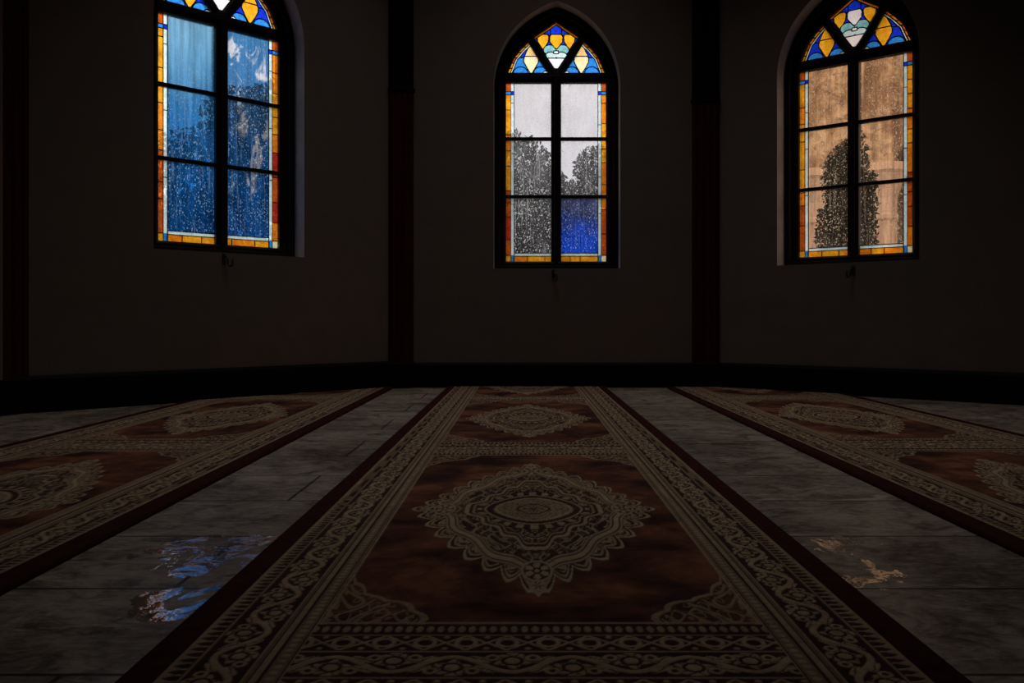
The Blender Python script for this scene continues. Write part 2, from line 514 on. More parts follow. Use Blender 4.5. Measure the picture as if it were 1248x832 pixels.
def head_ids(X, Z, variant):
    cx, cy = to_crop(X, Z)
    m = np.abs(cx - 447)
    v = np.clip((Z - ZS_G) / (ZT_G - ZS_G), 0, 1)
    H = np.interp(v, PV, PU) * A_G * S_
    dv = .02
    H2 = np.interp(np.clip(v + dv, 0, 1), PV, PU) * A_G * S_
    sl = (H2 - H) / (dv * (ZT_G - ZS_G) * S_)
    d = (H - m) / np.sqrt(1 + sl ** 2)
    ids = np.full(X.shape, -1, int)
    names = []
    def put(mask, key, piece):
        ids[mask] = piece * 100 + GI[key]
    inside = d > 0
    side = inside & (cy < 420) & (m > 149 + (cy - 240) * (42 - 149) / 170. - 14)
    kite = inside & (cy < 392) & ((cy < 205) | (m < 122 * (388 - cy) / 183. + 12)) & (cy < 392)
    kite &= (m < 135)
    side &= ~((cy < 215))
    ids[inside] = GI['lead']
    seg = np.floor(cy / 30).astype(int)
    # ---- side lights of the head
    put(side, 'blue', 1)
    put(side & (m > 141) & (cy > 330), 'sky' if variant == 2 else 'blue', 2)
    put(side & (m < 141) & (cy > 330), 'sky' if variant == 2 else 'blue', 3)
    put(side & (m > 141) & (cy <= 330), 'blue', 4)
    lob1 = ((m - 200) / 42) ** 2 + ((cy - 420) / 40) ** 2 < 1
    lob2 = ((m - 88) / 40) ** 2 + ((cy - 420) / 40) ** 2 < 1
    put(side & lob1, 'sky', 5); put(side & lob2, 'sky', 6)
    put(side & (((m - 60) / 14) ** 2 + ((cy - 416) / 12) ** 2 < 1), 'white', 7)
    hw = np.interp(cy, [258, 275, 318], [3, 16, 37])
    put(side & (np.abs(m - 141) < hw) & (cy > 258) & (cy < 321), 'peach' if variant == 2 else 'gold', 8)
    hw = np.interp(cy, [318, 330, 352, 385, 417], [35, 40, 41, 24, 4])
    put(side & (np.abs(m - 141) < hw) & (cy >= 321), 'cream' if variant == 2 else 'gold', 9)
    put(side & (d < 24), 'pale', 10)
    for k in range(0, 12):
        put(side & (d < 14) & (seg % 12 == k), ['orange', 'amber', 'orange', 'rust'][k % 4], 11 + k)
    # ---- kite
    put(kite, 'blue', 30)
    put(kite & (cy < 205) & (m > 32), 'blue', 31)
    hw = np.interp(cy, [200, 212, 240, 278], [30, 37, 36, 6])
    put(kite & (np.abs(m - 74) < np.interp(cy, [198, 212, 240, 280], [26, 33, 29, 4])) & (cy > 198) & (cy < 280), 'gold', 33)
    put(kite & (((m - 36) / 36) ** 2 + ((cy - 285) / 28) ** 2 < 1), 'teal' if variant == 2 else 'teal', 34)
    put(kite & (((m - 28) / 32) ** 2 + ((cy - 317) / 20) ** 2 < 1), 'pale', 35)
    put(kite & (cy > 332), 'white', 36)
    put(kite & (m < hw) & (cy > 198) & (cy < 278), {1: 'white', 2: 'gold', 3: 'white'}[variant], 37)
    put(kite & (m < 14) & (np.abs(cy - 299) < 8), 'white', 38)
    put(kite & (d < 13), 'orange', 39)
    return ids, inside

def head_mesh(variant, which):
    """one stained panel of the window head, cut into pieces with lead lines between them"""
    cs = .0028
    xs = np.arange(-A_G, A_G + cs, cs); zs = np.arange(2.335, ZT_G + cs, cs)
    Xg, Zg = np.meshgrid(xs, zs, indexing='ij')
    ids, inside = head_ids(Xg, Zg, variant)
    # asymmetric numbering so left/right pieces of the kite get a lead line on the axis only where wanted
    lead = np.zeros(ids.shape, bool)
    for sx, sz in ((1, 0), (0, 1), (1, 1), (1, -1), (-1, 0), (0, -1), (2, 0), (0, 2), (1, 2), (2, 1)):
        sh = np.roll(np.roll(ids, sx, 0), sz, 1)
        lead |= (sh != ids)
    mat = np.where(lead, GI['lead'], np.abs(ids) % 100)
    cx, cy = to_crop(Xg, Zg)
    m = np.abs(cx - 447)
    midline = (m < 128 * (392 - cy) / 183. + 14) & (cy < 400) | (cy < 200)
    sel = {'kite': midline, 'left': ~midline & (Xg < 0), 'right': ~midline & (Xg > 0)}[which] & inside
    ii, jj = np.nonzero(sel)
    nv = {}
    vs = []; fs = []; mi = []
    nz = ids.shape[1] + 1
    key = np.stack([ii * nz + jj, (ii + 1) * nz + jj, (ii + 1) * nz + jj + 1, ii * nz + jj + 1], 1)
    uq, inv = np.unique(key.ravel(), return_inverse=True)
    vi = uq // nz; vj = uq % nz
    vx = xs[0] + (vi - .5) * cs; vz = zs[0] + (vj - .5) * cs
    mb = MB()
    mb.v = [(float(a), .19, float(b)) for a, b in zip(vx, vz)]
    mb.f = [tuple(int(q) for q in r) for r in inv.reshape(-1, 4)]
    mb.mi = [int(q) for q in mat[ii, jj]]
    return mb

TILE_SEQ = ['amber', 'orange', 'amber', 'rust', 'amber', 'orange', 'rust', 'amber', 'orange', 'rust', 'red', 'orange']
def border_mesh(side, seed):
    """the coloured margin of one light: side strip and bottom strip; side = -1 left light, +1 right light"""
    r = random.Random(seed)
    mb = MB(); lead = MB()
    Y = .19
    def quad(x0, x1, z0, z1, k):
        a, b = sorted((side * x0, side * x1))
        mb.add([(a, Y, z0), (b, Y, z0), (b, Y, z1), (a, Y, z1)], [(0, 1, 2, 3)], GI[k])
    def came(x0, x1, z0, z1):
        a, b = sorted((side * x0, side * x1))
        lead.box(a, b, Y - .004, Y + .004, z0, z1)
    # side strip, bottom to top
    z = .996; k = 0
    quad(.345, .386, .944, .996, 'cream' if seed % 2 else 'gold')
    quad(.322, .345, .944, .996, 'sky')
    came(.345, .386, .993, .998)
    while z < 2.222:
        h = r.uniform(.09, .21)
        z1 = min(z + h, 2.222)
        if 2.222 - z1 < .05: z1 = 2.222
        low = z < 1.42
        quad(.345, .386, z, z1, r.choice(['rust', 'orange', 'rust', 'red'] if low else ['amber', 'orange', 'amber', 'amber']))
        came(.345, .386, z1 - .002, z1 + .002)
        z = z1
    z = .996
    while z < 2.222:
        z1 = min(z + r.uniform(.25, .42), 2.222)
        quad(.322, .345, z, z1, 'pale')
        came(.322, .345, z1 - .0015, z1 + .0015)
        z = z1
    quad(.345, .386, 2.222, 2.248, 'sky'); quad(.322, .345, 2.222, 2.248, 'blue')
    came(.322, .386, 2.246, 2.250)
    quad(.345, .386, 2.248, 2.32, 'rust'); quad(.322, .345, 2.248, 2.32, 'pale')
    came(.3435, .3465, .944, 2.32); came(.318, .3225, .944, 2.32)
    # bottom strip
    x = .036
    cuts = [.036] + sorted([.10 + r.uniform(-.03, .02), .21 + r.uniform(-.03, .03)]) + [.322]
    for a, b in zip(cuts[:-1], cuts[1:]):
        quad(a, b, .944, .990, r.choice(['orange', 'amber', 'amber']))
        came(b - .002, b + .002, .944, .990)
    quad(.036, .322, .990, 1.012, 'pale')
    came(.036, .322, .988, .992); came(.036, .322, 1.010, 1.015)
    return mb, lead

BARZ = (1.443, 1.884)
def build_window(name, loc, rz, sx, sz, variant, panes):
    root = empty(name, loc, rz, (sx, 1, sz))
    tag(root, kind='structure')
    # frame: two stepped mouldings
    mb = MB()
    l0, l1, l2 = lerp_out(-.03), lerp_out(.42), lerp_out(.50)
    lg = lerp_out(1.02)
    strip_ring(mb, l0, .125, l1, .125)
    strip_ring(mb, l1, .125, l2, .150)
    lm = lerp_out(.80)
    strip_ring(mb, l2, .150, lm, .150)
    strip_ring(mb, lm, .150, lg, .165)
    strip_ring(mb, lg, .165, lg, .225)
    strip_ring(mb, lg, .225, l0, .225)
    strip_ring(mb, l0, .225, l0, .125)
    mb.build('window_frame', M_FRAME, root)
    # mullion with moulded front
    mb = MB()
    mb.box(-.038, .038, .160, .222, .93, 2.36, bev=.006)
    mb.box(-.016, .016, .146, .165, .93, 2.36, bev=.005)
    mb.build('mullion', M_FRAME, root)
    mb = MB()
    mb.box(-.39, .39, .156, .222, 2.31, 2.385, bev=.008)
    mb.box(-.388, .388, .148, .165, 2.333, 2.362, bev=.005)
    mb.build('transom', M_FRAME, root)
    for s in (-1, 1):
        mb = MB()
        p0 = Vector((s * .006, 0, 2.36)); p1 = Vector((s * .222, 0, 2.705))
        pts = []
        for k in range(9):
            u = k / 8
            q = p0.lerp(p1, u)
            bul = math.sin(u * math.pi) * .012
            pts.append(Vector((q.x + s * bul, 0, q.z - bul * .3)))
        for k in range(8):
            a, b = pts[k], pts[k + 1]
            d = (b - a).normalized(); nrm = Vector((d.z, 0, -d.x)) * .027
            d2 = (pts[min(k + 2, 8)] - b).normalized() if k < 7 else d
            n2 = Vector((d2.z, 0, -d2.x)) * .027
            y0, y1 = .158, .222
            vs = []
            for (p, nn) in ((a, nrm), (b, n2)):
                for (w, y) in ((-1, y1), (-1, y0 + .01), (-.55, y0), (.55, y0), (1, y0 + .01), (1, y1)):
                    vs.append((p.x + nn.x * w, y, p.z + nn.z * w))
            fs = [(i, (i + 1) % 6, 6 + (i + 1) % 6, 6 + i) for i in range(6)]
            mb.add(vs, fs)
        mb.build('tracery_bar', M_FRAME, root)
    for zb in BARZ:
        for s in (-1, 1):
            mb = MB()
            a, b = sorted((s * .030, s * .390))
            mb.box(a, b, .170, .212, zb - .012, zb + .012, bev=.004)
            mb.build('glazing_bar', M_FRAME, root)
    for s in (-1, 1):
        g, lead = border_mesh(s, variant * 2 + (s > 0))
        bo = g.build('stained_border', GM, root)
        lead.build('lead_came', M_LEAD, bo)
    zr = [(1.010, BARZ[0]), (BARZ[0], BARZ[1]), (BARZ[1], 2.32)]
    for si, s in enumerate((-1, 1)):
        for k, (z0, z1) in enumerate(zr):
            mb = MB()
            a, b = sorted((s * .034, s * .322))
            mb.add([(a, .192, z0), (b, .192, z0), (b, .192, z1), (a, .192, z1)], [(0, 1, 2, 3)])
            mb.build('glass_pane', panes[si][k], root)
    for w in ('left', 'kite', 'right'):
        head_mesh(variant, w).build('stained_head_panel', GM, root)
    return root

# ------------------------------------------------------------------ the room
C1 = Vector((-.91, 6.4, 0)); C2 = Vector((1.366, 6.4, 0))
LL = 2.56
dL = Vector((math.cos(math.radians(45)), math.sin(math.radians(45)), 0))
W0 = C1 - dL * LL
thR = math.radians(-40)
dR = Vector((math.cos(thR), math.sin(thR), 0))
LR = 2.5
E0 = C2 + dR * LR
T = .30
m45 = T * math.tan(math.radians(22.5)); m40 = T * math.tan(math.radians(20))
HC = 4.0
# window centres along each wall
WL_S = LL - .918 * math.sqrt(2)          # from the near-left corner
WL_S = LL - .925 * math.sqrt(2)
WC_S = .255 - C1.x
WR_S = 1.018
SX_L, SZ_L, ZO_L = 1.075, 1.035, .010
build_wall('wall_left', W0, math.radians(45), LL, WL_S, SX_L, SZ_L, ZO_L, HC, T, (m45, m45))
build_wall('wall_back', C1, 0, (C2 - C1).length, WC_S, 1, 1, 0, HC, T, (m45, m40))
build_wall('wall_right', C2, thR, LR, WR_S, 1, .965, .03, HC, T, (m40, .2))
OUTN_L = Vector((-math.sin(math.radians(45)), math.cos(math.radians(45)), 0))
build_window('window_1', W0 + dL * WL_S + Vector((0, 0, ZO_L)), math.radians(45), SX_L, SZ_L, 1,
             [[PANE_BLUE] * 3, [PANE_BLUE_CLOUD] * 3])
build_window('window_2', C1 + Vector((WC_S, 0, 0)), 0, 1, 1, 2, [[PANE_CLEAR] * 3, [PANE_COBALT, PANE_CLEAR, PANE_CLEAR]])
build_window('window_3', C2 + dR * WR_S + Vector((0, 0, .03)), thR, 1, .965, 3, [[PANE_AMBER] * 3, [PANE_AMBER] * 3])

YS = -2.5
def solid_wall(name, p, q, H=HC, T=.3):
    p = Vector(p); q = Vector(q)
    d = (q - p); L = d.length
    mb = MB(); mb.box(0, L, 0, T, 0, H)
    return tag(mb.build(name, M_PLASTER, None, loc=p, rz=math.atan2(d.y, d.x)), kind='structure')
solid_wall('wall_far_left', (W0.x, YS, 0), (W0.x, W0.y, 0))
solid_wall('wall_far_right', (E0.x, E0.y, 0), (E0.x, YS, 0))
solid_wall('wall_front', (E0.x, YS, 0), (W0.x, YS, 0))

poly = [(W0.x, YS), (E0.x, YS), (E0.x, E0.y), (C2.x, C2.y), (C1.x, C1.y), (W0.x, W0.y)]
mb = MB()
n = len(poly)
mb.add([(x, y, 0) for x, y in poly] + [(x, y, -.12) for x, y in poly],
       [tuple(range(n))] + [tuple(range(2 * n - 1, n - 1, -1))] + [(i, n + i, n + (i + 1) % n, (i + 1) % n) for i in range(n)])
tag(mb.build('floor', M_FLOOR), kind='structure')

# ceiling with an unseen round opening, added to pool daylight on the carpets
LC = (.10, 4.25); LRAD = 1.7; LDEP = 4.5
mb = MB()
N = 48
xa, xb, ya, yb = W0.x - .4, E0.x + .4, YS - .4, 6.9
ring = [(LC[0] + LRAD * math.cos(2 * math.pi * k / N), LC[1] + LRAD * math.sin(2 * math.pi * k / N)) for k in range(N)]
def to_edge(k):
    a = 2 * math.pi * k / N
    dx, dy = math.cos(a), math.sin(a)
    ts = []
    if dx > 1e-6: ts.append((xb - LC[0]) / dx)
    if dx < -1e-6: ts.append((xa - LC[0]) / dx)
    if dy > 1e-6: ts.append((yb - LC[1]) / dy)
    if dy < -1e-6: ts.append((ya - LC[1]) / dy)
    t = min(ts)
    return (LC[0] + dx * t, LC[1] + dy * t)
outer = [to_edge(k) for k in range(N)]
# corner completion: square off by adding corner triangles
cz = HC
for k in range(N):
    j = (k + 1) % N
    a, b, c, d = ring[k], ring[j], outer[j], outer[k]
    pts = [a, b, c, d]
    if abs(c[0] - d[0]) > 1e-4 and abs(c[1] - d[1]) > 1e-4:
        cxn = xb if max(abs(c[0] - xb), 0) < 1e-4 or abs(d[0] - xb) < 1e-4 else xa
        cyn = yb if abs(c[1] - yb) < 1e-4 or abs(d[1] - yb) < 1e-4 else ya
        pts = [a, b, c, (cxn, cyn), d]
    m_ = len(pts)
    mb.add([(x, y, cz) for x, y in pts] + [(x, y, cz + .15) for x, y in pts],
           [tuple(range(m_)), tuple(range(2 * m_ - 1, m_ - 1, -1)), (0, m_, m_ + 1, 1), (2, m_ + 2, 2 * m_ - 1, m_ - 1)])
tag(mb.build('ceiling', M_CEIL), kind='structure')
mb = MB()
mb.lathe([(LRAD, HC - .03), (LRAD + .09, HC - .03), (LRAD + .09, HC), (LRAD + .09, HC + LDEP), (LRAD, HC + LDEP), (LRAD, HC - .03)], 48, LC)
tag(mb.build('added_light_drum_1', M_DRUM), kind='structure')  # unseen drum added over the opening to narrow the pool of daylight

# skirting boards
def skirting(name, p, q, h0, h1=None):
    p = Vector(p); q = Vector(q); d = q - p; L = d.length
    mb = MB()
    prof = [(0, 0), (-.028, 0), (-.028, h0 - .02), (-.018, h0), (0, h0)]
    vs = [(x, y, z) for x in (0, L) for (y, z) in prof]
    k = len(prof)
    mb.add(vs, [(i, (i + 1) % k, k + (i + 1) % k, k + i) for i in range(k)] + [tuple(range(k)), tuple(range(2 * k - 1, k - 1, -1))])
    return tag(mb.build(name, M_BASE, None, loc=p, rz=math.atan2(d.y, d.x)), kind='structure')
skirting('baseboard_left', W0, C1, .200)
skirting('baseboard_back', C1, C2, .185)
skirting('baseboard_right', C2, E0, .190)

# corner pillars: plinth, oxblood lower shaft, black upper shaft with a collar
def pillar(loc, rz, w, dpt, zsplit, label, group=None):
    root = empty('corner_pillar', loc, rz)
    tag(root, label, 'pillar', 'painted wooden corner pillars')
    def prof(hw, d):
        # reeded front: shallow flutes between chamfered corners
        pts = [(-hw, .06), (-hw, -d + .02), (-hw + .02, -d)]
        for c in (-.45, 0, .45):
            pts += [(c * hw * 1.1 - .014, -d), (c * hw * 1.1 - .006, -d + .008), (c * hw * 1.1 + .006, -d + .008), (c * hw * 1.1 + .014, -d)]
        pts += [(hw - .02, -d), (hw, -d + .02), (hw, .06)]
        return pts
    def prism(pts, z0, z1):
        mb = MB(); k = len(pts)
        mb.add([(x, y, z0) for x, y in pts] + [(x, y, z1) for x, y in pts],
               [(i, (i + 1) % k, k + (i + 1) % k, k + i) for i in range(k)] + [tuple(range(k - 1, -1, -1)), tuple(range(k, 2 * k))])
        return mb
    hw = w / 2
    mb = MB(); mb.box(-hw - .012, hw + .012, -dpt - .012, .05, 0, .187, bev=.008)
    mb.build('plinth', M_BASE, root)
    prism(prof(hw, dpt), .187, zsplit).build('lower_shaft', M_RED, root)
    mb = prism(prof(hw, dpt), zsplit, HC - .02)
    mb.box(-hw - .006, hw + .006, -dpt - .006, .05, zsplit, zsplit + .03, bev=.004)
    mb.build('upper_shaft', M_BLACK, root)
    return root
pillar(C1 + Vector((-.005, -.0, 0)), math.radians(22.5), .186, .075, 2.18, 'dark red wooden pillar with black top between the blue and the middle window')
pillar(C2 + Vector((.0, 0, 0)), math.radians(-20), .196, .075, 2.10, 'dark red wooden pillar with black top between the middle and the amber window')
pillar(W0 - dL * .03, math.radians(67.5), .24, .045, 3.0, 'dark red wooden pillar at the far left edge of the photo')

# ------------------------------------------------------------------ hooks under the windows
def hook(pos, rz, label):
    root = empty('window_hook', pos, rz, (.78, .78, .78))
    tag(root, label, 'hook', 'iron hooks below the windows')
    mb = MB()
    mb.box(-.020, .020, -.008, .002, -.045, .035, bev=.004)
    for z in (-.028, .018):
        mb.tube([(0, -.008, z), (0, -.012, z)], .005, 8)
    mb.build('back_plate', M_IRON, root)
    mb = MB()
    pts = [(0, -.004, .015), (0, -.030, .010), (0, -.038, -.020)]
    for k in range(9):
        a = math.pi * k / 8
        pts.append((0, -.060 + .022 * math.cos(a), -.045 - .022 * math.sin(a)))
    pts += [(0, -.082, -.02), (0, -.083, .0)]
    mb.tube(pts, [.008] * 11 + [.007, .006, .004], 8)
    mb.build('hook_arm', M_IRON, root, smooth=True)
    return root
hook(W0 + dL * (LL - .972 * math.sqrt(2)) + Vector((0, 0, .893)), math.radians(45) + .5, 'small iron hook on the wall below the blue window')
hook(C1 + Vector((WC_S - .025, 0, .848)), 0.35, 'small iron hook on the wall below the middle window')
hook(C2 + dR * (WR_S + .055) + Vector((0, 0, .835)), thR - .3, 'small iron hook on the wall below the amber window')

# ------------------------------------------------------------------ carpets
def sstep(a, b, x):
    t = np.clip((x - a) / (b - a), 0, 1)
    return t * t * (3 - 2 * t)
def line(d, w, s=.0012):
    return 1 - sstep(w - s, w + s, np.abs(d))

def arabesque(u, v, k, ph=0.0):
    a = np.sin(k * u + 1.7 * np.sin(k * .83 * v + ph) + ph)
    b = np.sin(k * v + 1.7 * np.sin(k * .91 * u - ph) + 1.3)
    q = a * b
    r = np.sin(k * 1.9 * u + 2.2 * b) * np.sin(k * 1.7 * v + 2.0 * a)
    m1 = 1 - sstep(.16, .28, np.abs(q - .22))
    m2 = 1 - sstep(.10, .2, np.abs(r + .35))
    return np.clip(m1 + .9 * m2, 0, 1)

def scroll(a, b, period):
    """main border: a = metres along, b = -1..1 across"""
    t = a / period
    ph = 2 * np.pi * t
    vine = .62 * np.sin(ph)
    sl = np.sqrt(1 + (.62 * 2 * np.pi / period * .0405 * np.cos(ph)) ** 2)
    m = 1 - sstep(.11, .17, np.abs(b - vine) / sl)
    h = period / .0405
    for c, side in ((.25, -1), (.75, 1)):
        dx = ((t - c + .5) % 1 - .5) * h
        dy = b - side * .28
        r = np.hypot(dx, dy); an = np.arctan2(dy, dx)
        R = .56 + .13 * np.cos(5 * an + side)
        fl = (1 - sstep(R - .06, R + .06, r))
        hole = (1 - sstep(.05, .09, np.abs(r - .34)))
        petal = (np.abs(np.sin(2.5 * an)) < .22) & (r > .3)
        fl = fl * (1 - hole) * (1 - .8 * petal)
        m = np.maximum(m, fl)
        # split leaves each side of the flower
        for q in (-1, 1):
            lx = dx - q * .98; ly = b + side * .42
            th = q * side * .6
            X = lx * np.cos(th) + ly * np.sin(th); Y = -lx * np.sin(th) + ly * np.cos(th)
            lf = 1 - sstep(.85, 1.1, (X / .50) ** 2 + (Y / .17) ** 2)
            cut = (np.abs(Y - .06 * np.sin(7 * X)) < .03)
            m = np.maximum(m, lf * (1 - .9 * cut))
            # curl
            cr = np.hypot(dx - q * .72, (b - side * .55))
            m = np.maximum(m, (1 - sstep(.05, .10, np.abs(cr - .20))) * (np.abs(b) < .97))
        bud = 1 - sstep(.8, 1.1, (dx / .22) ** 2 + ((b - side * .92) / .13) ** 2)
        m = np.maximum(m, bud)
    return m * (np.abs(b) < .98)

def guard(a, b, p):
    """narrow reciprocal border, b 0..1"""
    w = .46 + .26 * np.sin(2 * np.pi * a / p)
    m = sstep(-.10, .10, w - b) * (b > .04)
    dot = np.hypot(((a / p + .25) % 1 - .5) * 2.2, (b - .80) * 1.6)
    return np.maximum(m * .85, 1 - sstep(.26, .36, dot))

def beads(a, b, p):
    d = np.hypot(((a / p) % 1 - .5) * 1.9, b * 1.05)
    return 1 - sstep(.55, .75, d)

def diamonds(a, b, p):
    u = np.abs((a / p) % 1 - .5) * 2
    d = u * 1.0 + np.abs(b)
    m = 1 - sstep(.10, .16, np.abs(d - .98))
    m = np.maximum(m, 1 - sstep(.1, .16, np.abs(np.hypot(u * 1.1, b) - .52)))
    e = np.hypot((1 - u) * 1.6, (np.abs(b) - .78) * 1.3)
    m = np.maximum(m, 1 - sstep(.18, .30, e))
    return np.clip(m, 0, 1)

def medallion(x, y, rx, ry):
    """returns motif and its inside mask; x, y metres from its centre"""
    u = np.abs(x) / rx; v = np.abs(y) / ry
    s = v / np.maximum(u + v, 1e-6)
    d = (u ** 1.08 + v ** 1.08) ** (1 / 1.08)
    lob = np.abs(np.sin(np.pi * (s * 8.5 + .5)))
    tip = np.exp(-((s - 0) / .035) ** 2) + np.exp(-((s - 1) / .035) ** 2)
    fr = (s * 8.5 + .5) % 1
    tri = 1 - np.abs(2 * fr - 1)
    lob = .55 * (1 - (1 - lob) ** 1.5) + .45 * tri ** 1.1
    R = .905 + .115 * lob * (1 - tip) + .105 * tip
    R *= 1 + .07 * np.sin(np.pi * s) ** 2
    n = d / R
    ins = n < 1.0
    m = np.zeros_like(n)
    wob = .012 * np.sin(40 * s + 6 * n)
    m = np.maximum(m, 1 - sstep(.012, .022, np.abs(n - .982)))
    m = np.maximum(m, .8 * (1 - sstep(.010, .020, np.abs(n - .925 - wob))))
    fill = arabesque(u, v, 23, .4)
    z1 = (n < .90) & (n > .0)
    m = np.where(z1, np.maximum(m, fill * .8), m)
    m = np.maximum(m, .9 * (1 - sstep(.012, .024, np.abs(n - .855 + wob))))
    # thick ogee line
    d2 = ((u / .735) ** 1.32 + (v / .775) ** 1.32) ** (1 / 1.32)
    d2 *= 1 - .035 * np.cos(2 * np.pi * s * 3)
    k2 = d2 < 1.12
    m = np.where((d2 < 1.08) & (d2 > .92), 0, m)
    m = np.maximum(m, (1 - sstep(.024, .036, np.abs(d2 - 1.0))))
    m = np.maximum(m, .75 * (1 - sstep(.010, .02, np.abs(d2 - 1.06))))
    m = np.maximum(m, .75 * (1 - sstep(.010, .02, np.abs(d2 - .94))))
    in2 = d2 < .88
    fill2 = arabesque(u, v, 29, 1.1)
    m = np.where(in2, fill2 * .75, m)
    # second, sharper star ring
    d3 = ((u / .56) ** 1.0 + (v / .56) ** 1.0)
    d3 *= 1 + .05 * np.cos(2 * np.pi * s * 4)
    m = np.where((d3 < 1.10) & (d3 > .88), 0, m)
    m = np.maximum(m, .95 * (1 - sstep(.028, .045, np.abs(d3 - 1.04))))
    m = np.maximum(m, .7 * (1 - sstep(.014, .028, np.abs(d3 - .93))))
    in3 = d3 < .88
    # pointed oval heart
    d4 = ((u / .36) ** 1.6 + (v / .215) ** 1.6) ** (1 / 1.6)
    pet = .5 + .5 * np.cos(24 * np.arctan2(v / .245, u / .385))
    ring34 = in3 & (d4 > 1)
    m = np.where(ring34, .85 * np.maximum(((d4 > 1.18) & (d4 < 1.42)) * (pet > .45), arabesque(u, v, 44, .2) * (d4 > 1.5)), m)
    m = np.where(d4 <= 1, .35 + .5 * arabesque(u, v, 62, .7), m)
    m = np.where((d4 < 1.08) & (d4 > .93), 0, m)
    m = np.maximum(m, np.where(d4 < 1.3, .95 * (1 - sstep(.02, .04, np.abs(d4 - 1.11))), 0))
    m = np.maximum(m, np.where(d4 < 1.0, .95 * (1 - sstep(.03, .05, np.abs(d4 - .86))), 0))
    m = np.where((d4 < .40) & (d4 > .33), .05, m)
    m = np.where(d4 < .24, .1 + .5 * (np.abs(np.sin(4 * np.arctan2(v, u))) > .6) * (d4 > .08), m)
    # corner flowers on the ogee line
    for (fu, fv, r) in ((.735, 0, .085), (0, .78, .095), (0, .915, .045)):
        q = np.hypot(u - fu, v - fv)
        an = np.arctan2(v - fv, u - fu)
        ros = .95 * (np.abs(np.sin(3 * an)) > .38) * (q > r * .30) * (q < r * (.62 + .22 * np.abs(np.sin(3 * an))))
        m = np.where(q < r, np.maximum(ros, (q < r * .18) * .9), m)
        m = np.maximum(m, .9 * (1 - sstep(.006, .013, np.abs(q - r * .98))))
    return m * ins, ins

def spandrel(cx, cy):
    """corner ornament; cx, cy metres from the field corner"""
    u = cx / .185; v = cy / .30
    s = v / np.maximum(u + v, 1e-6)
    d = (np.maximum(u, 0) ** .80 + np.maximum(v, 0) ** .80) ** (1 / .80)
    d = np.minimum(d, (u ** 2 + (v / .55) ** 2) ** .5 * 1.05)
    R = .93 + .07 * np.abs(np.sin(np.pi * 4.5 * s))
    n = d / R
    ins = n < 1
    m = 1 - sstep(.03, .05, np.abs(n - .965))
    m = np.where(n < .9, arabesque(u, v, 13, .9) * .9, m)
    return m * ins, ins

PER = 2.06; F0, F1 = 1.38, 3.12
def carpet_pattern(x, y, W, rx, phase):
    e = W - np.abs(x)
    motif = np.zeros_like(x); band = np.zeros_like(x)
    p = (y - F0 - phase) % PER
    flen = F1 - F0
    infield_y = p < flen
    a_al = y
    in_col = e > .213
    # field
    FX = W - .213
    mm, ins = medallion(x, p - .845, min(.312, FX * .93), .705)
    fld = in_col & infield_y
    motif = np.where(fld & ins, mm, motif)
    band = np.where(fld & ins, .85, band)
    cx = FX - np.abs(x); cy = np.minimum(p, flen - p)
    sp, si = spandrel(cx, cy)
    sp_ok = fld & si & ~ins
    motif = np.where(sp_ok, sp * .75, motif); band = np.where(sp_ok, .35, band)
    motif = np.where(fld, np.maximum(motif, .8 * line(cx - .004, .003)), motif)
    motif = np.where(fld, np.maximum(motif, .8 * line(cy - .006, .004, .002)), motif)
    # cross band
    q = p - flen                      # 0 .. .32
    cb = (~infield_y) & (e > .205)
    h = .32
    qs = np.minimum(q, h - q)
    cm = np.zeros_like(x)
    cm = np.where(qs < .044, beads(x, (qs - .022) / .022, .0165) * .8, cm)
    cm = np.where((qs > .050) & (qs < .108), diamonds(x + .02, (qs - .079) / .029, .062), cm)
    cm = np.where(qs > .118, scroll(x, (q - .16) / .042, .17), cm)
    for l, w in ((.047, .0022), (.113, .003)):
        cm = np.maximum(cm, .75 * line(qs - l, w))
    motif = np.where(cb, cm, motif); band = np.where(cb, 1.0, band)
    # long borders
    al = y - phase
    sb = e <= .213
    sm = np.zeros_like(x)
    sm = np.where((e > .043) & (e < .073), guard(al, (e - .043) / .030, .021), sm)
    sm = np.where((e > .079) & (e < .157), scroll(al, (e - .118) / .0385, .185), sm)
    sm = np.where((e > .171) & (e < .180), .85, sm)
    sm = np.where((e > .186) & (e < .207), .45 + .5 * beads(al, (e - .1965) / .0105, .020), sm)
    for l, w in ((.0435, .0016), (.0755, .0022), (.160, .0022), (.1655, .0012), (.211, .0018)):
        sm = np.maximum(sm, .8 * line(e - l, w, .001))
    sm = np.where(e < .041, 0, sm)
    motif = np.where(sb, sm, motif)
    band = np.where(sb, np.where(e < .043, .45, 1.0), band)
    return np.clip(motif, 0, 1), band

